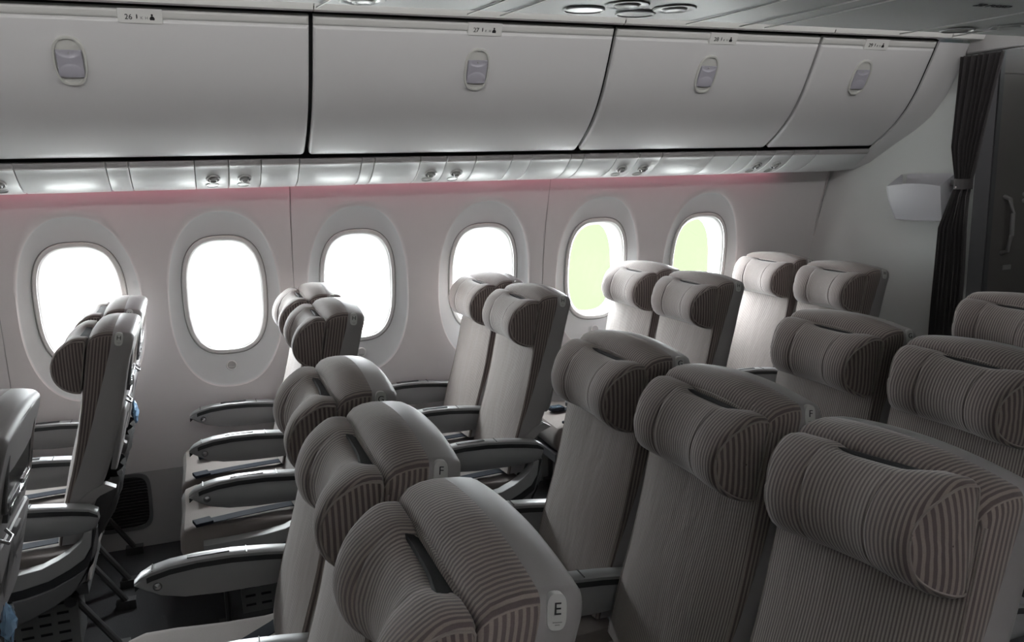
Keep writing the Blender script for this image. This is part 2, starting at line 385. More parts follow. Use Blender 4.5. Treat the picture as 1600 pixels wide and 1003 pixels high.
def overhead_bin(num, x0, x1, lx, px, label):
    t = thing('overhead_bin', label, 'luggage bin', ((x0 + x1) / 2, 3.4, 1.7), 'overhead bins along the window side'); inv = Matrix.Translation(-t.location)
    def put(name, mb_, par, **kw):
        o = mb_.obj(name, par, **kw)
        if par is t: o.location = -t.location
        return o
    mb = MB(); bin_skin(mb, x0 + .008, x1 - .008, .0, BT - .034, 'bin'); put('door', mb, t, sharp=60)
    mb = MB(); bin_skin(mb, x0 + .008, x1 - .008, BT - .033, BT, 'bin_trim', r=.001); put('top_trim', mb, t, sharp=60)
    # latch: oval rim, dished pan, paddle with two finger hollows
    F = bin_frame(lx, BT - .178, .0); Fp = lambda x, y, z: F @ Vector((x, y, z))
    mb = MB(); N = 48; o0 = oval(.052, .084, N, 2.6); o1 = oval(.050, .082, N, 2.6); o2 = oval(.044, .076, N, 2.6)
    mb.loft([[Fp(x, y, z) for x, y in oo] for oo, z in ((o0, -.002), (o1, .009), (o2, .009), (oval(.0425, .0745, N, 2.6), .002))], 'latch'); h = put('latch', mb, t)
    mb = MB(); rings = []
    for q in (1, .8, .6, .4, .2, .02):
        rings.append([Fp(x * q, y * q, .002 - .0 * q) for x, y in oval(.0422, .0742, N, 2.6)])
    mb.loft(rings, 'latch'); mb.obj('latch_pan', h)
    mb = MB(); rings = []; ny = 40
    for i in range(ny + 1):
        y = lerp(-.054, .038, i / ny); row = []
        for j in range(33):
            x = lerp(-.040, .040, j / 32)
            d1 = ((x / .036) ** 2 + ((y - .036) / .022) ** 2); d2 = ((x / .036) ** 2 + ((y + .036) / .028) ** 2)
            z = .010 - (.007 * max(0, 1 - d1) ** .6) + (.005 * max(0, 1 - d2) ** .6)
            if i in (0, ny) or j in (0, 32): z = .003
            row.append(Fp(x, y, z))
        rings.append(row)
    mb.loft(rings, 'paddle', closed=False); mb.obj('paddle', h)
    mb = MB(); 
    for yy, rr in ((.030, .0022), (-.04, .0022)):
        mb.loft([[Fp(r_ * math.cos(a), yy + r_ * math.sin(a), z) for a in [2 * math.pi * j / 12 for j in range(12)]] for r_, z in ((rr, .006), (rr, .0125), (.0002, .0128))], 'plate')
    mb.obj('screw', h)
    # row placard
    F2 = bin_frame(px, BT - .022, .0); mb = MB(); G = lambda x, y, z: F2 @ Vector((x, y, z))
    hw, hh = .068, .024
    pl = [(-hw, hh), (-hw, -hh + .004), (-hw + .004, -hh), (hw - .004, -hh), (hw, -hh + .004), (hw, hh)]
    mb.loft([[G(x, y, z) for x, y in reversed(pl)] for z in (.004, -.012)], 'placard', cap0=True); pc = put('row_placard', mb, t, bevel=.001)
    me = text_mesh(num, .024, 'ink'); me.transform(F2 @ Matrix.Translation((-.036, -.004, .0046))); link('row_number', me, pc)
    for ch, dx, sz in (('K', .004, .013), ('H', .019, .013)):
        me = text_mesh(ch, sz, 'ink_grey'); me.transform(F2 @ Matrix.Translation((dx, -.006, .0046))); link('seat_letter', me, pc)
    mb = MB()
    pg = [(.029, -.012), (.043, -.012), (.044, -.006), (.040, .0), (.0375, .0005)] + [(.036 + .0034 * math.cos(a), .0045 + .0034 * math.sin(a)) for a in [-1.1 + 5.34 * j / 12 for j in range(13)]] + [(.0345, .0005), (.032, .0), (.028, -.006)]
    b = mb.add([G(x, y, .0047) for x, y in pg]); mb.face(range(b, b + len(pg)), 'ink'); mb.obj('seat_pictogram', pc)
    mb = MB(); b = mb.add([G(x, y, .0047) for x, y in ((-.0125, -.008), (-.0105, -.01), (-.0085, -.004), (-.009, .004), (-.0105, .007), (-.0125, .004))]); mb.face(range(b, b + 6), 'ink')
    mb.obj('window_pictogram', pc)
    return t
overhead_bin('26', -.766, .44, -.345, -.115, 'long white overhead bin with placard 26 and oval latch')
overhead_bin('27', .44, 1.65, 1.075, 1.09, 'long white overhead bin with placard 27 between its two neighbours')
overhead_bin('28', 1.65, 2.687, 2.128, 2.164, 'white overhead bin with placard 28')
overhead_bin('29', 2.687, 3.372, 2.977, 3.0, 'shortest white overhead bin with placard 29 beside the curved end fairing')
# run of bins forward of the frame, plain; and the curved end fairing aft
mb = MB(); bin_skin(mb, XF, -.785, 0, BT, 'bin'); struct(mb.obj('trim_3', sharp=60))
mb = MB(); fr = [bpt(s_, 0)[0] for s_ in [BT * i / 24 for i in range(25)]]
low = [Vector((3.80, 1.600)), Vector((3.74, 1.592)), Vector((3.68, 1.600)), Vector((3.60, 1.632)), Vector((3.53, 1.682))]
def fairing(x, o): return [(x, p[0] + o, p[1] + o * .5) for p in low + fr[2:]] 
mb.loft([fairing(3.378, .012), fairing(3.378, .002), fairing(3.384, 0), fairing(3.56, 0), fairing(3.585, .008), fairing(3.60, .03), fairing(3.60, .2)], 'bin', closed=False, flip=True)
struct(mb.obj('trim_4', sharp=60))

# ------------------------------------------------------------------ passenger service panels under the bins
PP = [(3.505, 1.704), (3.508, 1.690), (3.522, 1.676), (3.555, 1.650), (3.60, 1.622), (3.65, 1.602), (3.70, 1.592), (3.728, 1.590), (3.732, 1.600)]
def psu_pt(t, off=0.):
    L = [0]
    for a, b in zip(PP, PP[1:]): L.append(L[-1] + math.hypot(a[0] - b[0], a[1] - b[1]))
    tt = t * L[-1]; p = Vector((pw(list(zip(L, [q[0] for q in PP])), tt), pw(list(zip(L, [q[1] for q in PP])), tt)))
    q = Vector((pw(list(zip(L, [q[0] for q in PP])), tt + .004), pw(list(zip(L, [q[1] for q in PP])), tt + .004))); d = (q - p).normalized()
    n = Vector((d[1], -d[0])) 
    if n[1] > 0: n = -n
    return p + n * off, n
def psu_frame(x, t):
    p, n = psu_pt(t); zn = Vector((0, n[0], n[1])); xa = Vector((1, 0, 0)); ya = zn.cross(xa)
    Mx = Matrix((xa, ya, zn)).transposed().to_4x4(); Mx.translation = (x, p[0], p[1]); return Mx
def psu_mesh(x0, x1, c):
    mb = MB(); g = .0012; ts = [0, .06, .1, .11, .2, .3, .4, .5, .6, .7, .8, .9, .96, 1]
    rings = []
    for x, off in ((x0 + g, -.005), (x0 + g + .0008, -.001), (x0 + g + .004, .0005), (lerp(x0, x1, .33), c), (lerp(x0, x1, .67), c), (x1 - g - .004, .0005), (x1 - g - .0008, -.001), (x1 - g, -.005)):
        rings.append([(x, *psu_pt(t, off - (.0015 if t > .105 else 0))[0]) for t in ts])
    mb.loft(rings, 'psu', closed=False, kf=lambda i, j: 'psu_lip' if ts[j] < .105 else 'psu', flip=False)
    return mb
def nozzle(F, r=.028, h=1., rim='nozzle'):
    mb = MB(); n = 28; prof = [(r, .0, 'nozzle'), (r * .95, .006, 'nozzle'), (r * .8, .007, 'nozzle'), (r * .72, .001, 'oval'), (r * .6, .001, 'oval'), (r * .52, .012, 'nozzle'), (r * .4, .015, 'nozzle'), (r * .3, .010, 'oval'), (.0005, .012, 'oval')]
    rings = [[F @ Vector((q * math.cos(a), q * math.sin(a), z * h)) for a in [2 * math.pi * j / n for j in range(n)]] for q, z, _ in prof]
    mb.loft(rings, 'nozzle', kf=lambda i, j: rim if prof[i][2] == 'nozzle' else 'oval'); return mb
def light_oval(F, r=.026):
    mb = MB(); n = 28
    mb.loft([[F @ Vector((q * math.cos(a), q * math.sin(a) * .8, z)) for a in [2 * math.pi * j / n for j in range(n)]] for q, z in ((r, .0), (r * .97, .003), (r * .9, .003), (r * .86, .001), (.0005, .0008))], 'oval', kf=lambda i, j: 'psu' if i < 2 else 'oval'); return mb
seams = [-.92, -.609, -.303, -.224, .012, .139, .264, .414, .669, .724, .923, 1.04, 1.175, 1.344, 1.438, 1.632, 1.70, 1.872, 1.99, 2.113, 2.407, 2.56, 2.655, 2.772, 2.89, 3.041, 3.376]
vents = {(-.92, -.609): [-.79, -.675], (.012, .139): [.078], (.139, .264): [.20], (.923, 1.04): [.983], (1.04, 1.175): [1.102], (1.872, 1.99): [1.931], (1.99, 2.113): [2.05], (2.655, 2.772): [2.713], (2.772, 2.89): [2.831]}
vdesc = {.078: 'forward of the pair under bin 26', .20: 'aft of the pair under bin 26', .983: 'forward of the pair under bin 27', 1.102: 'aft of the pair under bin 27',
         1.931: 'forward of the pair under bin 28', 2.05: 'aft of the pair under bin 28', 2.713: 'forward of the pair at the aft end', 2.831: 'aft of the pair at the aft end', -.79: 'cut by the left edge of the frame'}
blank_labels = {}
wins = dict(zip(WX, ['first', 'second', 'third', 'fourth', 'fifth', 'sixth']))
bi = 0
for a, b in zip(seams, seams[1:]):
    wdt = b - a; mb = psu_mesh(a, b, 0.002 if wdt > .2 else .0005)
    if (a, b) in vents:
        vs = vents[(a, b)]
        t = thing('service_panel', 'service panel with air nozzle and reading light, ' + vdesc[vs[0]], 'service panel', (a, 3.6, 1.6), 'passenger service panels'); 
        o = mb.obj('panel', t, sharp=60); o.location = -t.location
        for vx in vs:
            o = nozzle(psu_frame(vx, .40)).obj('air_nozzle', t); o.location = -t.location
            o = light_oval(psu_frame(vx - .004, .63)).obj('reading_light', t); o.location = -t.location
    else:
        bi += 1; c = (a + b) / 2; nw = min(wins, key=lambda x: abs(x - c)); side = 'above' if abs(nw - c) < .12 else ('just forward of' if c < nw else 'just aft of')
        size = 'narrow' if wdt < .11 else ('wide' if wdt > .23 else 'mid-width')
        o = mb.obj('filler_panel', None, sharp=60)
        tag(o, '%s plain white panel under the bins, %s the %s window from left' % (size, side, wins[nw]), 'ceiling panel', 'plain panels under the bins')
struct(psu_mesh(XF, -.922, 0).obj('trim_8', sharp=60))
# pink mood light in the cove between the panels and the wall
mb = MB(); mb.box((.2, 3.742, 1.612), (5.6, .012, .012), 'led'); o = mb.obj('mood_light_strip'); tag(o, 'pink light strip glowing along the top of the window wall', 'light')
mb = MB(); mb.loft([[(x, 3.735, 1.60), (x, 3.735, 1.66), (x, 3.80, 1.70)] for x in (XF, 3.38)], 'psu_lip', closed=False, flip=False); struct(mb.obj('trim_5'))

# ------------------------------------------------------------------ centre bins overhead (only their underside shows)
t = thing('overhead_bin', 'underside of the centre overhead bin with air nozzles at the top edge', 'luggage bin', (1, MID, 2.0))
mb = MB(); cp = [(1.86, 2.30), (1.895, 2.2), (1.90, 2.06), (1.888, 2.012), (1.86, 2.0), (1.6, 1.998), (MID, 1.998), (1.03, 1.998), (.77, 2.0), (.742, 2.012), (.73, 2.06), (.735, 2.2), (.77, 2.30)]
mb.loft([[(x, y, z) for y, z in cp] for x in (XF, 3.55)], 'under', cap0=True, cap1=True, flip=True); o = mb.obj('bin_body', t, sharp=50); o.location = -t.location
def under_seam(x, bend=.05):
    mb = MB(); mb.ribbon([(x + bend * (1 - ((y - MID) / .57) ** 2), y, 1.996) for y in [lerp(.78, 1.885, i / 16) for i in range(17)]], (1, 0, 0), .004, .003, 'bin_trim'); return mb
for x in (.28, .62, .70, 1.2, 1.36, 1.44, 1.9, 2.1):
    o = under_seam(x).obj('panel_seam', t); o.location = -t.location
for x, y, k in ((.36, 1.79, 'n'), (.93, 1.70, 'n'), (1.06, 1.715, 'n'), (.86, 1.775, 'l'), (1.00, 1.79, 'l'), (2.12, 1.72, 'n'), (2.02, 1.80, 'l')):
    F = Matrix.Translation((x, y, 1.997)) @ Matrix.Rotation(math.pi, 4, 'X')
    o = (nozzle(F, .05, .35, 'under') if k == 'n' else light_oval(F, .05)).obj('air_nozzle' if k == 'n' else 'reading_light', t); o.location = -t.location
me = text_mesh('28 FGED', .03, 'ink'); me.transform(Matrix.Translation((1.79, 1.50, 1.9965)) @ Matrix.Rotation(math.pi, 4, 'X') @ Matrix.Rotation(0, 4, 'Z')); o = link('row_marking', me, t, loc=-t.location)

# ------------------------------------------------------------------ aft end: slanted bulkhead, curtain, pocket, door beyond
def bulk_x(y): return 3.383 + (3.87 - y) * .31
mb = MB()
pts = [(bulk_x(y), y) for y in (3.99, 3.8, 3.5, 3.2, 3.07)]
ring0 = [(x, y) for x, y in pts] + [(pts[-1][0] + .1, 3.065)] + [(x + .12, y) for x, y in reversed(pts[:-1])]
mb.loft([[(x, y, z) for x, y in ring0] for z in (0, 2.3)], 'bulk', cap0=True, cap1=True, kf=lambda i, j: 'jamb' if j in (4, 5) else 'bulk'); struct(mb.obj('wall_rear_bulkhead'))
mb = MB(); mb.tube([(XW - .004, wy(z) - .004, z) for z in [.02 + i * .1 for i in range(17)]], .007, 'psu_lip'); struct(mb.obj('trim_6'))
# magazine pocket box on the bulkhead
def on_bulk(y, d, z): return (bulk_x(y) - d, y, z)
t = thing('magazine_pocket', 'white open-topped plastic pocket mounted on the bulkhead beside the curtain', 'magazine pocket', on_bulk(3.28, 0, 1.33))
mb = MB(); yl, yr = 3.42, 3.155; th = .006
def prow(z, d, yL, yR, n=13, arch=0.):
    return [on_bulk(lerp(yL, yR, i / (n - 1)), d + .012 * (1 - (2 * i / (n - 1) - 1) ** 2), z + arch * (1 - (2 * i / (n - 1) - 1) ** 2)) for i in range(n)]
fr_ = [prow(1.330, .045, yl - .03, yr + .012), prow(1.335, .062, yl - .022, yr + .01), prow(1.40, .082, yl - .01, yr + .004), prow(1.455, .096, yl - .003, yr), prow(1.478, .099, yl - .001, yr), prow(1.508, .102, yl, yr, arch=.014)]
mb.loft(fr_, 'pocket_box', closed=False); inn = [[(p[0] + th, p[1], p[2]) for p in r] for r in fr_]; mb.loft(inn, 'pocket_box', closed=False, flip=True)
mb.loft([fr_[-1], inn[-1]], 'pocket_box', closed=False); o = mb.obj('front_panel', t, sharp=50); o.location = -t.location
mb = MB()
for ye, sgn in ((yl, 1), (yr, -1)):
    e = [r[0 if sgn > 0 else -1] for r in fr_]; bk_ = [on_bulk(p[1], .004, p[2] + (.06 if i == len(e) - 1 else .02 if i > 2 else 0)) for i, p in enumerate(e)]
    mb.loft([e, bk_], 'pocket_box', closed=False, flip=sgn > 0); mb.loft([[(p[0] , p[1] - sgn * th, p[2]) for p in e], [(p[0], p[1] - sgn * th, p[2]) for p in bk_]], 'pocket_box', closed=False, flip=sgn < 0)
o = mb.obj('side_panel', t); o.location = -t.location
mb = MB(); mb.loft([prow(1.33, .006, yl - .02, yr + .01), prow(1.57, .006, yl - .03, yr)], 'pocket_box', closed=False); mb.loft([prow(1.332, .004, yl - .02, yr + .01), fr_[0]], 'pocket_box', closed=False, flip=True); o = mb.obj('back_panel', t); o.location = -t.location
# curtain gathered at the tie
def curtain():
    t = thing('curtain', 'dark curtain tied back against the bulkhead edge', 'curtain', (3.64, 3.08, 0.05))
    mb = MB(); rings = []; n = 72
    zs = [2.13, 2.0, 1.85, 1.7, 1.6, 1.54, 1.50, 1.46, 1.40, 1.3, 1.1, .9, .6, .3, .06]
    for z in zs:
        yL = pw([(.06, 3.19), (.9, 3.178), (1.3, 3.165), (1.45, 3.12), (1.52, 3.10), (1.7, 3.13), (2.13, 3.12)], z)
        yR = pw([(.06, 3.03), (1.1, 3.03), (1.45, 3.045), (1.52, 3.03), (1.7, 2.99), (2.13, 2.90)], z)
        amp = pw([(.06, .022), (1.45, .016), (1.52, .010), (1.6, .014), (2.13, .016)], z)
        row = []
        for i in range(n):
            u = i / (n - 1); ph = u * 7 * 2 * math.pi
            row.append((bulk_x(max(lerp(yL, yR, u), 3.05)) - .075 + amp * math.sin(ph) + .004 * math.sin(ph * 2.3 + z * 3), lerp(yL, yR, u) + .006 * math.cos(ph), z))
        rings.append(row)
    mb.loft(rings, 'curtain', closed=False); o = mb.obj('drape', t, sharp=80); o.location = -t.location
    so = o.modifiers.new('cloth_thickness', 'SOLIDIFY'); so.thickness = .003
    mb = MB(); cx, cy = bulk_x(3.07) - .075, 3.068
    mb.loft([[(cx + .034 * math.cos(a), cy + .048 * math.sin(a), z) for a in [2 * math.pi * j / 24 for j in range(24)]] for z in (1.495, 1.505, 1.535, 1.545)], 'curtain'); mb.box((cx + .02, cy + .055, 1.525), (.05, .035, .03), 'arm_cap_dark'); mb.box((cx - .032, cy + .012, 1.505), (.006, .008, .008), 'chrome')
    o = mb.obj('tie_band', t); o.location = -t.location
    return t
curtain()
mb = MB(); mb.box((3.60, 1.75, 2.185), (.05, 2.75, .085), 'psu_lip'); o = mb.obj('curtain_rail', bevel=.008); tag(o, 'grey curtain header rail crossing the aisle near the ceiling', 'curtain rail')
mb = MB(); mb.box((4.83, 3.86, 1.15), (2.34, .06, 2.3), 'galley'); struct(mb.obj('wall_aft_side'))
t = struct(bpy.data.objects.new('door_1', None)); COL.objects.link(t); t.location = (4.9, 3.8, 0)
mb = MB(); mb.box((4.95, 3.815, 1.1), (.62, .03, 2.1), 'galley'); o = mb.obj('door_panel', t, bevel=.01); o.location = -t.location
mb = MB(); mb.tube([(4.76, 3.80, 1.40), (4.76, 3.755, 1.385), (4.765, 3.735, 1.30), (4.77, 3.735, 1.16), (4.77, 3.755, 1.06), (4.77, 3.80, 1.045)], .014, 'psu_lip', n=10); o = mb.obj('door_handle', t); o.location = -t.location
mb = MB()
for z in (1.41, 1.37): mb.tube([(4.93, 3.80, z), (4.93, 3.785, z)], .014, 'psu_lip', n=16)
mb.box((4.83, 3.798, .95), (.07, .006, .03), 'psu_lip'); o = mb.obj('door_fitting', t); o.location = -t.location
mb = MB(); mb.box((4.62, 3.80, 1.15), (.035, .06, 2.3), 'jamb'); mb.box((5.28, 3.80, 1.15), (.03, .06, 2.3), 'jamb'); struct(mb.obj('trim_7'))

# ------------------------------------------------------------------ wall grille near the floor
t = thing('air_grille', 'dark louvred air return grille low on the window wall by the floor', 'grille', (-.42, 3.92, .14))
def gp(x, z, d): return (x, wy(z) - .004 - d, z)
mb = MB(); a = oval(.125, .125, 40, 5); b = oval(.110, .110, 40, 5)
gx, gz = -.42, .205
mb.loft([[gp(gx + x, gz + z, d) for x, z in pp] for pp, d in ((a, -.002), (a, .008), (b, .008), (b, .001))], 'shell_dark'); o = mb.obj('grille_frame', t); o.location = -t.location
mb = MB()
for i in range(16):
    z = gz - .1 + i * .2 / 15
    mb.loft([[gp(gx + sx * .108, z - .004, .002), gp(gx + sx * .108, z + .003, .007), gp(gx + sx * .108, z + .005, .006), gp(gx + sx * .108, z, .001)] for sx in (-1, 1)], 'grille', cap0=True, cap1=True)
b_ = mb.add([gp(gx + x, gz + z, .0015) for x, z in oval(.11, .11, 40, 5)]); mb.face(range(b_, b_ + 40), 'black'); o = mb.obj('louvres', t); o.location = -t.location

# ------------------------------------------------------------------ the seat
W = .44; C0 = W / 2
XFRONT = [(.43, -.245), (.49, -.232), (.587, -.206), (.68, -.176), (.78, -.150), (.89, -.127), (.949, -.115), (1.05, -.098), (1.129, -.084), (1.186, -.074), (1.22, -.068)]
def xf(z): return smooth_pw(XFRONT, z, .05)
THK = [(.43, .07), (.55, .085), (.62, .10), (.75, .115), (1.05, .130), (1.22, .147)]
def outline(ins_s, ins_t):
    pts = [(0, z) for z in (.45, .49, .54, .59, .64, .69, .74, .79, .84, .89, .94, .99, 1.03, 1.075, 1.10, 1.117)]
    r = .026
    for i in range(1, 8):
        a = math.pi / 2 * i / 7; pts.append((r - r * math.cos(a), 1.117 + .035 * math.sin(a)))
    for i in range(1, 9):
        y = lerp(r, C0, i / 8); pts.append((y, 1.152 + .015 * (1 - ((C0 - y) / (C0 - r)) ** 2)))
    full = pts + [(W - y, z) for y, z in reversed(pts[:-1])]
    out = []
    for y, z in full:
        tz = min(max((z - .98) / .2, 0), 1); tz = tz * tz * (3 - 2 * tz)
        out.append((C0 + (y - C0) * (1 - ins_s / C0), z - ins_t * tz))
    return out
def d1(z): return pw([(.45, .010), (.65, .014), (.93, .046), (1.1, .070), (1.22, .078)], z)
def arc_u(ol):
    u = [0.]
    for a, b in zip(ol, ol[1:]): u.append(u[-1] + math.hypot(a[0] - b[0], a[1] - b[1]))
    return u
def face_fill(mb, ring_pts, k, flip, puff, ucol=9, xo=0.):
    """fill a symmetric open outline across with rows of quads"""
    n = len(ring_pts); h = n // 2; rows_ = []; us = []
    for j in range(h):
        a, b = Vector(ring_pts[j]), Vector(ring_pts[n - 1 - j]); row = []
        for i in range(ucol + 1):
            t = i / ucol; p = a.lerp(b, t); p.x += puff(p.y, p.z, t); row.append(p)
        rows_.append(row); us.append([p.y for p in row])
    rows_.append([Vector(ring_pts[h])] * (ucol + 1)); us.append([ring_pts[h][1]] * (ucol + 1))
    mb.loft(rows_, k, closed=False, uvs=us, flip=flip)
def back_cushion():
    mb = MB(); lay = [(0., .010, .034), (.06, .0055, .020), (.2, .002, .0085), (.45, 0, .002), (.75, 0, 0), (1., .0, 0.0015), (1.06, .002, .004)]
    rings, us = [], []
    for fr_, i_s, i_t in lay:
        ol = outline(i_s, i_t); ref = outline(0, 0); au = arc_u(ref); ring, u = [], []
        for k_, (y, z) in enumerate(ol):
            zz = ref[k_][1]; d = fr_ * d1(zz); ring.append((xf(z) + d, y, z))
            top = .026 < ref[k_][0] < W - .026 or zz > 1.143
            u.append(au[k_] if top else d + 3.0)
        rings.append(ring); us.append(u)
    n = len(rings[0]); b = [mb.add(r) for r in rings]; ref = outline(0, 0)
    for i in range(len(rings) - 1):
        for j in range(n - 1):
            top = max(ref[j][1], ref[j + 1][1]) > 1.142
            def U(ii, jj): return (ref[jj][0] * 1.0 if top else lay[ii][0] * d1(ref[jj][1]) + 3.0)
            mb.face([b[i + 1] + j, b[i + 1] + j + 1, b[i] + j + 1, b[i] + j][::-1], 'wide', [U(i + 1, j), U(i + 1, j + 1), U(i, j + 1), U(i, j)][::-1])
    face_fill(mb, rings[0], 'fine', True, lambda y, z, t: -.012 * (1 - abs(2 * t - 1) ** 3) * min(1, max(0, (1.16 - z) / .08)) - .01 * math.exp(-((z - .70) / .1) ** 2) * (1 - (2 * t - 1) ** 2), 12)
    # welt along the front edge
    for sgn in (0, 1):
        mb.tube([(p[0] + .001, p[1], p[2]) for p in ([rings[1][j] for j in range(2, 16)] if not sgn else [rings[1][n - 1 - j] for j in range(2, 16)])], .0028, 'piping', n=6)
    return mb.mesh('back_cushion', 50)
def back_shell():
    mb = MB(); ref = outline(0, 0); rings = []
    lay = [(None, .0012, .002), (.06, .0, .0015), (.080, .0, .004), (.096, .002, .008), (.104, .005, .013), (.110, .011, .020), (.112, .018, .027)]
    for d, i_s, i_t in lay:
        ring = []
        for k_, (y, z) in enumerate(outline(i_s, i_t)):
            zz = ref[k_][1]; t_ = pw(THK, zz) / .112; ring.append((xf(z) + (d1(zz) if d is None else max(d * t_, d1(zz) + .002)), y, z))
        rings.append(ring)
    mb.loft(rings, 'shell', closed=False, flip=False)
    face_fill(mb, rings[-1], 'shell', False, lambda y, z, t: .003 * (1 - abs(2 * t - 1) ** 4), 6)
    return mb.mesh('back_shell', 50)
def rear_frame(z):
    p0, p1 = xf(z - .02) + pw(THK, z), xf(z + .02) + pw(THK, z); a = math.atan2(p1 - p0, .04)
    Mx = Matrix.Translation((xf(z) + pw(THK, z) - .001, C0, z)) @ Matrix.Rotation(a, 4, 'Y'); return Mx
PSEC = [(-.088, 1.128), (-.100, 1.136), (-.125, 1.137), (-.154, 1.122), (-.180, 1.100), (-.197, 1.072), (-.206, 1.042), (-.204, 1.010), (-.193, .985), (-.172, .966), (-.146, .955), (-.128, .952), (-.119, .957), (-.112, .99), (-.105, 1.03), (-.096, 1.08)]
def catmull(pts, sub):
    n = len(pts); out = []
    for i in range(n):
        a, b, c, d = [Vector(pts[(i + k) % n]) for k in (-1, 0, 1, 2)]
        for s_ in range(sub):
            t = s_ / sub; out.append(.5 * ((2 * b) + (-a + c) * t + (2 * a - 5 * b + 4 * c - d) * t * t + (-a + 3 * b - 3 * c + d) * t ** 3))
    return out
def pillow(valley):
    mb = MB(); sec = catmull(PSEC, 3); n = len(sec); y0, y1 = .004, .404; T0, T1 = .27, .73
    ts = [0, .006, .02, .045, .09, .15, .21, .255, T0 - .006, T0, T0 + .006, .30, .36, .43, .5, .57, .64, .70, T1 - .006, T1, T1 + .006, .745, .79, .85, .91, .955, .98, .994, 1]
    cx, cz = -.13, 1.043
    rings, us = [], []
    for t in ts:
        e = min(t, 1 - t) * (y1 - y0); sc = 1 - .10 * max(0, 1 - e / .016) ** 2
        v = math.exp(-((t - .5) / .25) ** 4) * valley
        ring, u = [], []
        for p in sec:
            w_ = min(max((-.09 - p[0]) / .11, 0), 1); x = cx + (p[0] - cx) * sc + v * w_; z = cz + (p[1] - cz) * sc
            if z > 1.06 and x > -.14: z -= .016 * math.exp(-((t - .45) / .24) ** 6) * min(1, (z - 1.06) / .06) * min(1, (x + .14) / .035)
            if min(abs(t - T0), abs(t - T1)) < .001: x += .0025 * w_
            yy = lerp(y0 + .030 * w_ ** 2, y1 - .034 * w_ ** 2, t); ring.append((x, yy, z)); u.append(yy)
        rings.append(ring); us.append(u)
    mb.loft(rings, 'wide', uvs=us, kf=lambda i, j: 'fine_pillow' if T0 <= ts[i] < T1 else 'wide', flip=False)
    for ring, sg in ((rings[0], -1), (rings[-1], 1)):
        c = Vector((sum(p[0] for p in ring) / n, sum(p[1] for p in ring) / n, sum(p[2] for p in ring) / n))
        rr = [ring]
        for q, dy in ((.85, .004), (.6, .008), (.3, .010), (.02, .0105)): rr.append([(c.x + (p[0] - c.x) * q, lerp(c.y, p[1], q) + sg * dy, c.z + (p[2] - c.z) * q) for p in ring])
        mb.loft(rr, 'wide', uvs=[[p[0] + 2 for p in r] for r in rr], flip=(sg > 0))
        loop = [(p[0], p[1] + sg * .001, p[2]) for p in ring]; mb.tube(loop + loop[:1], .0022, 'piping', n=5)
    return mb.mesh('headrest', 60)
def hook_strip(valley):
    mb = MB(); rings = []
    for i in range(13):
        y = lerp(.092, .275, i / 12); t = (y - .002) / .416; v = math.exp(-((t - .5) / .25) ** 4) * valley
        rings.append([(x + v * min(max((-.09 - x) / .11, 0), 1), y, z) for x, z in ((-.118, 1.128), (-.114, 1.1325), (-.098, 1.1285), (-.082, 1.119), (-.082, 1.110), (-.11, 1.115))])
    mb.loft(rings, 'hook', cap0=True, cap1=True); return mb.mesh('hook_strip')
ARM = [(-.592, .574), (-.575, .590), (-.548, .602), (-.50, .612), (-.43, .617), (-.34, .615), (-.25, .606), (-.18, .596), (-.13, .586), (-.105, .570), (-.103, .54), (-.115, .515), (-.15, .503), (-.25, .500), (-.38, .502), (-.47, .511), (-.53, .528), (-.57, .552)]
def arm_body(): mb = MB(); mb.prism([(x, z - (.007 if z > .56 else 0)) for x, z in ARM], -.021, .021, 'arm_side', edge=.007); return mb.mesh('arm_body', 50)
def arm_cap():
    mb = MB(); top = ARM[:10]; n = len(top)
    rings = []
    for i, (x, z) in enumerate(top):
        w_ = .025 if i > 1 else (.012, .02)[i]; h = .011
        rings.append([(x, -w_, z - h), (x, -w_, z - .003), (x, -w_ + .004, z), (x, w_ - .004, z), (x, w_, z - .003), (x, w_, z - h)])
    mb.loft(rings, 'arm_cap', cap0=True, cap1=True, kf=lambda i, j: 'arm_cap')
    # dark line and trim under the cap
    rings = []
    for i, (x, z) in enumerate(top): w_ = .0235 if i > 1 else (.011, .018)[i]; zz = max(z - .027, .545 if i < 3 else 0) if i < 9 else z - .02; rings.append([(x, -w_, zz), (x, -w_, z - .010), (x, w_, z - .010), (x, w_, zz)])
    mb.loft(rings, 'arm_cap_dark', cap0=True, cap1=True)
    for x, z in ((-.545, .6045), (-.30, .6125)): mb.box((x, 0, z), (.003, .046, .002), 'arm_cap_dark')
    return mb.mesh('arm_cap', 40)
def arm_slot(): mb = MB(); mb.box((-.40, 0, .6172), (.11, .016, .003), 'arm_cap_dark'); return mb.mesh('socket_cover')
def arm_button():
    mb = MB(); c = (-.535, .556)
    for r0, r1, a, b, k in ((.013, .011, -.020, -.0235, 'chrome'), (.011, .009, -.0235, -.0215, 'arm_cap_dark'), (.009, .0005, -.0215, -.0235, 'chrome')):
        mb.loft([[(c[0] + r * math.cos(t), y, c[1] + r * math.sin(t)) for t in [2 * math.pi * j / 18 for j in range(18)]] for r, y in ((r0, a), (r1, b))], k, flip=True)
    return mb.mesh('recline_button')
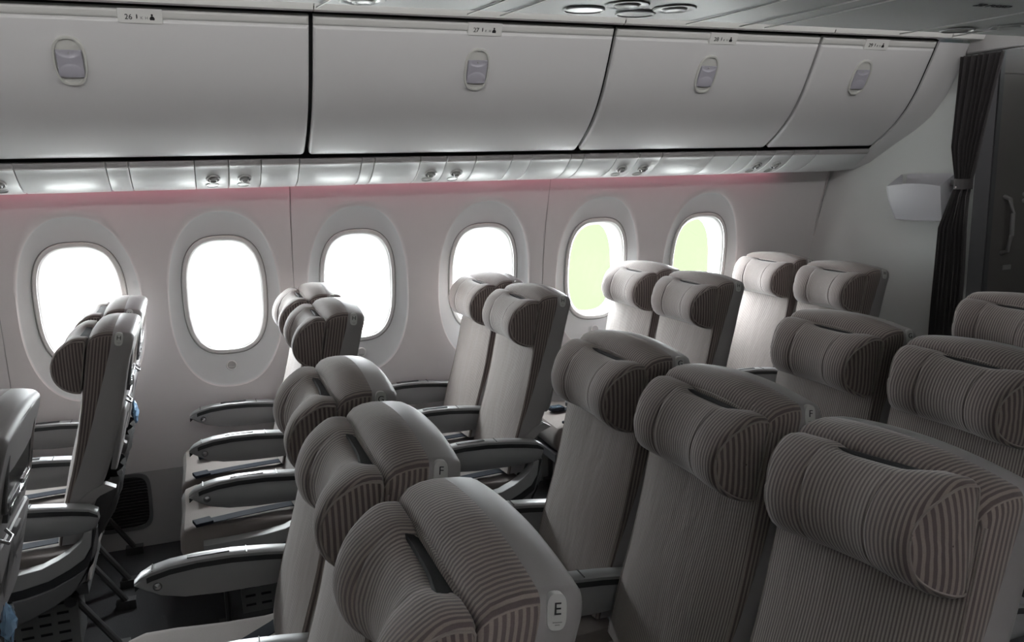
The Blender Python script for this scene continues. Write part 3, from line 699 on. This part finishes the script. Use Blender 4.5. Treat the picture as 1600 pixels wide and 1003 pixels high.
def seat_cushion():
    mb = MB(); prof = [(x, z - .070) for x, z in [(-.16, .375), (-.40, .365), (-.58, .37), (-.62, .385), (-.636, .42), (-.634, .47), (-.618, .497), (-.58, .509), (-.50, .508), (-.38, .497), (-.26, .49), (-.19, .495), (-.17, .47)]]
    rings = []
    for y, e in ((0, .016), (.003, .007), (.010, .001), (.03, -.002), (.12, -.0), (.22, .002), (.32, 0), (.41, -.002), (.43, .001), (.437, .007), (.44, .016)):
        c = (-.4, .36); ring = []
        for x, z in prof:
            d = math.hypot(x - c[0], z - c[1]); ring.append((x - (x - c[0]) / d * e, y, z - (z - c[1]) / d * e))
        rings.append(ring)
    mb.loft(rings, 'seat', cap0=True, cap1=True); 
    mb.box((-.40, .22, .276), (.46, .40, .04), 'shell_dark'); return mb.mesh('seat_cushion', 40)
def belt_strap():
    mb = MB()
    mb.ribbon([(-.19, .40, .50), (-.24, .34, .506), (-.34, .26, .509), (-.44, .225, .515), (-.52, .23, .517)], (.3, .95, 0), .046, .003, 'belt')
    mb.ribbon([(-.19, .075, .50), (-.25, .08, .507), (-.33, .068, .509), (-.42, .038, .516), (-.50, .015, .519), (-.545, .008, .518)], (.3, -.95, 0), .046, .003, 'belt')
    return mb.mesh('seat_belt')
def belt_buckle():
    mb = MB(); r = Matrix.Rotation(R(-25), 3, 'Z'); r = Matrix.Rotation(R(5), 3, 'Z'); mb.box((-.53, .23, .526), (.075, .05, .016), 'belt', r); mb.box((-.53, .23, .535), (.055, .04, .006), 'buckle', r)
    return mb.mesh('buckle')
def belt_tongue(): mb = MB(); mb.box((-.556, .006, .521), (.06, .05, .012), 'belt', Matrix.Rotation(R(15), 3, 'Z')); return mb.mesh('belt_tongue')
def leg_mesh(x0, x1, z0):
    mb = MB(); mb.tube([(x0, 0, z0), (x1, 0, .03)], .018, 'metal', n=8, flat=.6); mb.box((x1, 0, .018), (.07, .04, .034), 'metal')
    return mb.mesh('leg')
def cross_beam(): mb = MB(); mb.tube([(-.5, -.03, .26), (-.5, .47, .26)], .02, 'metal'); mb.tube([(-.22, -.03, .26), (-.22, .47, .26)], .02, 'metal'); return mb.mesh('cross_beam')
def rear_box(name, z, dims, off, k, y=0., bez=None):
    mb = MB(); F = rear_frame(z); mb.v = []; d = Vector(dims)
    mb.box((off, y, 0), d, k)
    if bez: mb.box((off + .001, y, 0), (d.x, d.y - bez, d.z - bez), 'screen')
    mb.v = [tuple(F @ Vector(p)) for p in mb.v]; return mb.mesh(name)
def screen_bezel():
    mb = MB(); F = rear_frame(1.035); hw, hh = .155, .088
    def rr(a, b, x): return [(x, y, z) for y, z in oval(a, b, 40, 7)]
    mb.loft([rr(hw, hh, -.004), rr(hw, hh, .006), rr(hw - .004, hh - .004, .009), rr(hw - .010, hh - .010, .009), rr(hw - .014, hh - .014, .004)], 'chrome', kf=lambda i, j: 'shell_dark' if i < 2 else 'chrome')
    mb.v = [tuple(F @ Vector(p)) for p in mb.v]; return mb.mesh('screen_bezel', 50)
def screen_glass():
    mb = MB(); F = rear_frame(1.035); b = mb.add([tuple(F @ Vector((.0045, y, z))) for y, z in oval(.142, .075, 40, 7)]); mb.face(range(b, b + 40), 'screen'); return mb.mesh('screen')
def tray_table():
    mb = MB(); F = rear_frame(.78)
    mb.loft([[(x, y, z) for y, z in oval(.195 - e, .115 - e, 40, 8)] for x, e in ((-.002, 0), (.012, 0), (.016, .004), (.016, .19))], 'shell', cap1=False)
    mb.box((.018, 0, .100), (.012, .05, .022), 'chrome'); mb.v = [tuple(F @ Vector(p)) for p in mb.v]; return mb.mesh('tray_table', 40)
def controller():
    mb = MB(); F = rear_frame(.955); mb.box((.006, -.06, 0), (.014, .13, .045), 'shell_dark'); mb.box((.012, -.10, 0), (.008, .025, .02), 'chrome'); mb.box((.012, -.02, .004), (.008, .02, .012), 'chrome')
    mb.box((.008, .09, 0), (.01, .08, .03), 'chrome'); mb.tube([(.004, -.15, -.05), (.02, -.14, -.06), (.02, -.10, -.06), (.004, -.09, -.05)], .004, 'chrome'); mb.v = [tuple(F @ Vector(p)) for p in mb.v]; return mb.mesh('controller')
def pocket():
    mb = MB(); rings = []
    for z, d in ((.40, .02), (.43, .05), (.48, .07), (.53, .075), (.58, .065), (.62, .055), (.635, .045)):
        row = []
        for i in range(25):
            t = i / 24; row.append((xf(max(z, .46)) + pw(THK, z) + d * (1 - (2 * t - 1) ** 4) + .008 * math.sin(i * 1.9 + z * 20) * (1 if 0 < i < 24 else 0), lerp(.04, .40, t), z + .006 * math.sin(i * 1.1)))
        rings.append(row)
    mb.loft(rings, 'pocket', closed=False); me = mb.mesh('literature_pocket', 80); return me
def end_bay():
    """curved aisle-side shroud below the armrest"""
    mb = MB()
    outer = [(-.112, .515), (-.118, .44), (-.135, .395), (-.19, .362), (-.26, .33), (-.34, .312), (-.44, .302), (-.56, .300)]
    inner = [(-.150, .505), (-.163, .475), (-.20, .445), (-.235, .425), (-.285, .405), (-.36, .396), (-.45, .392), (-.56, .392)]
    def strip(a, b, y0, y1, k):
        n = len(a); rings = [[(*a_[:1], y0, a_[1]), (*b_[:1], y0, b_[1]), (*b_[:1], y1, b_[1]), (*a_[:1], y1, a_[1])] for a_, b_ in zip(a, b)]
        mb.loft(rings, k, cap0=True, cap1=True, flip=True)
    mid = [(o[0] * .62 + i_[0] * .38, o[1] * .62 + i_[1] * .38) for o, i_ in zip(outer, inner)]
    strip(inner, mid, -.060, -.012, 'arm_side')
    strip([(p[0] + .002, p[1]) for p in mid], outer, -.054, -.014, 'arm_cap_dark')
    low_ = [(-.16, .35), (-.165, .345), (-.18, .33), (-.21, .30), (-.26, .27), (-.34, .235), (-.44, .215), (-.56, .21)]
    strip(outer, low_, -.062, -.016, 'shell_dark')
    return mb.mesh('end_bay', 40)
def hinge_cover():
    mb = MB(); path = [(-.20, .49), (-.18, .55), (-.15, .60), (-.11, .635), (-.06, .655)]
    rings = [[(x - .02, -.004, z - .012), (x + .012, -.004, z - .03), (x + .012, .03, z - .03), (x - .02, .03, z - .012)] for x, z in path]
    mb.loft(rings, 'shell', cap0=True, cap1=True, flip=True); return mb.mesh('hinge_cover', 50)
def label_plate():
    mb = MB(); tl = Matrix.Rotation(R(-12), 3, 'X') @ Matrix.Rotation(R(8), 3, 'Y'); pts = []
    for x, z in oval(.0128, .0215, 36, 3.0): pts.append(tl @ Vector((x, 0, z)))
    c = Vector((.010, .003, 1.127)); mb.loft([[c + p + Vector((0, -.0022, 0)) for p in pts], [c + p + Vector((0, .007, 0)) for p in pts]], 'plate', cap0=True, flip=True); 
    for k_, wd in ((0, .012), (1, .006)): mb.box(tuple(c + tl @ Vector((.001, -.0024, -.0125 - .003 * k_))), (wd, .0006, .0011), 'ink_grey', tl)
    return mb.mesh('seat_label')
def equipment_box():
    mb = MB(); mb.box((-.33, .10, .17), (.24, .16, .2), 'box')
    for r_ in range(5):
        for c in range(4): mb.box((-.42 + c * .055, .0195, .10 + r_ * .035), (.035, .004, .008), 'black')
    for r_ in range(4): mb.box((-.43, .0195, .11 + r_ * .04), (.012, .004, .012), 'black') if False else None
    return mb.mesh('equipment_box')
CACHE = {}
def part(key, fn, name, parent, bevel=0, loc=None):
    if key not in CACHE: CACHE[key] = fn()
    return link(name, CACHE[key], parent, bevel, loc)
LETTERS = {}
def seat(letter, x, y, label, valley=.012, lift=0, roll=0, rarm=False, aisle=False, ebox=False, back_detail=False):
    t = thing('airline_seat', label, 'seat', (x, y, 0), 'striped cabin seats')
    part('back_cushion', back_cushion, 'back_cushion', t); sh = part('back_shell', back_shell, 'back_shell', t)
    pv = Vector((-.13, .205, 1.04))
    h = part(('pillow', valley), lambda: pillow(valley), 'headrest', t, loc=pv - Matrix.Rotation(roll, 3, 'X') @ pv + Vector((-.02 * lift, lift * .15, lift))); h.rotation_euler = (roll, 0, 0); part(('hook', valley), lambda: hook_strip(valley), 'hook_strip', h)
    lp = part('plate', label_plate, 'seat_label', t)
    if letter not in LETTERS:
        me = text_mesh(letter, .021, 'ink', .0004); me.transform(Matrix.Translation((.011, .0006, 1.1305)) @ Matrix.Rotation(R(-12), 4, 'X') @ Matrix.Rotation(R(8), 4, 'Y') @ Matrix.Rotation(R(90), 4, 'X')); LETTERS[letter] = me
    link('letter', LETTERS[letter], lp)
    part('cushion', seat_cushion, 'seat_cushion', t)
    sb = part('belt', belt_strap, 'seat_belt', t, loc=(0, 0, -.068)); part('buckle', belt_buckle, 'buckle', sb, .002); part('tongue', belt_tongue, 'belt_tongue', sb, .002)
    for dy in ([-.032, .472] if rarm else [-.032]):
        a = part('arm_body', arm_body, 'armrest', t, loc=(0, dy, 0)); part('arm_cap', arm_cap, 'arm_cap', a); part('arm_slot', arm_slot, 'socket_cover', a); part('arm_button', arm_button, 'recline_button', a)
    for y_ in (.06, .38):
        part('leg_f', lambda: leg_mesh(-.50, -.50, .26), 'leg', t, loc=(0, y_, 0)); part('leg_r', lambda: leg_mesh(-.24, -.10, .26), 'leg', t, loc=(0, y_, 0)); part('beam', cross_beam, 'cross_beam', t)
    part('hinge', hinge_cover, 'hinge_cover', t)
    if aisle: part('end_bay', end_bay, 'end_bay', t, .003)
    if ebox: part('ebox', equipment_box, 'equipment_box', t)
    sbz = part('bezel', screen_bezel, 'screen_frame', t); part('screen', screen_glass, 'screen', sbz)
    part('tray', tray_table, 'tray_table', t); part('controller', controller, 'controller', t, .002); part('pocket', pocket, 'literature_pocket', t)
    return t
YE, YF, YG, YH, YK = .83, 1.33, 1.83, 2.93, 3.43
CR = [-.448, .352, 1.152, 1.945, 2.75]; HR = [-.28, .488, 1.31, 2.135, 2.94]
seat('G', CR[0], YG, 'grey-backed seat cut by the left edge, its screen seen from behind', rarm=True)
seat('H', HR[0], YH, 'seat in front of the first window, letter H, aisle-side', aisle=True, ebox=True)
seat('K', HR[0], YK, 'seat in front of the first window, letter K, against the wall', rarm=True)
seat('E', CR[1], YE, 'striped seat lettered E with a large clear label, at the bottom of the photo', .034)
seat('F', CR[1], YF, 'striped seat lettered F just beyond the seat lettered E at the bottom', .034)
seat('G', CR[1], YG, 'striped seat lettered G beside the aisle, wide armrest over its cushion', .034, rarm=True)
seat('H', HR[1], YH, 'seat lettered H partly covering the third window, folded headrest wings', .034, aisle=True, ebox=True)
seat('K', HR[1], YK, 'seat against the wall below the third window, behind the seat lettered H', .034, rarm=True)
seat('E', CR[2], YE, 'striped seat at lower right with the biggest headrest pillow in view', lift=.020, roll=R(-6))
seat('F', CR[2], YF, 'striped seat lettered F between the biggest pillow and the G seat')
seat('G', CR[2], YG, 'striped seat lettered G in the middle of the photo beside the aisle', rarm=True)
seat('H', HR[2], YH, 'pale-lit seat lettered H below the fourth window, on the aisle', aisle=True)
seat('K', HR[2], YK, 'pale-lit seat by the wall below the fourth window', rarm=True)
seat('F', CR[3], YF, 'striped seat cut by the right edge, behind the biggest pillow')
seat('G', CR[3], YG, 'striped seat lettered G at right, with the far wall seats just beyond', rarm=True)
seat('H', HR[3], YH, 'pale seat on the aisle between the fifth and sixth windows', aisle=True)
seat('K', HR[3], YK, 'bright-lit seat by the wall between the fifth and sixth windows', rarm=True)
seat('G', CR[4], YG, 'last striped seat at the right edge below the curtain', rarm=True)
seat('H', HR[4], YH, 'rearmost aisle seat in front of the pale bulkhead', aisle=True)
seat('K', HR[4], YK, 'rearmost white-lit wall seat just aft of the sixth window', rarm=True)

# blue plastic headset bags tucked in the seat pockets
def bag(x, y, z, label, s_=1.):
    mb = MB(); rings = []; rnd = random.Random(int(x * 1000) + 5); n = 18
    for i in range(9):
        t = i / 8; rad = .05 * math.sin(math.pi * min(max(t, .04), .96)) ** .6 * s_; rings.append([(x + .3 * rad * math.cos(a) * rnd.uniform(.6, 1.4), y + rad * math.sin(a) * rnd.uniform(.75, 1.2), z + (t - .5) * .11 * s_ + rnd.uniform(-.006, .006)) for a in [2 * math.pi * j / n for j in range(n)]])
    mb.loft(rings, 'bluebag', cap0=True, cap1=True); o = mb.obj('headset_bag', sharp=20); tag(o, label, 'plastic bag', 'blue headset bags'); return o
bag(-.300, YK + .16, .705, 'blue plastic headset bag sticking out of the pocket behind the K seat', .8)
bag(-.448 - .012, YG + .12, .69, 'blue plastic headset bag low at the left edge behind the nearest seat back', .8)

# ------------------------------------------------------------------ outside: concrete apron and grass beyond
mb = MB(); mb.box((0, 60, -4.6), (400, 400, .2), 'concrete'); struct(mb.obj('ground'))
mb = MB(); mb.loft([[(9.5, 24, -4.48), (72, 160, -4.48)], [(16.4, 24, -4.48), (109.5, 160, -4.48)]], 'grass', closed=False, flip=True); o = mb.obj('grass_field'); o['kind'] = 'stuff'; tag(o, 'green grass field seen through the aft windows', 'grass')
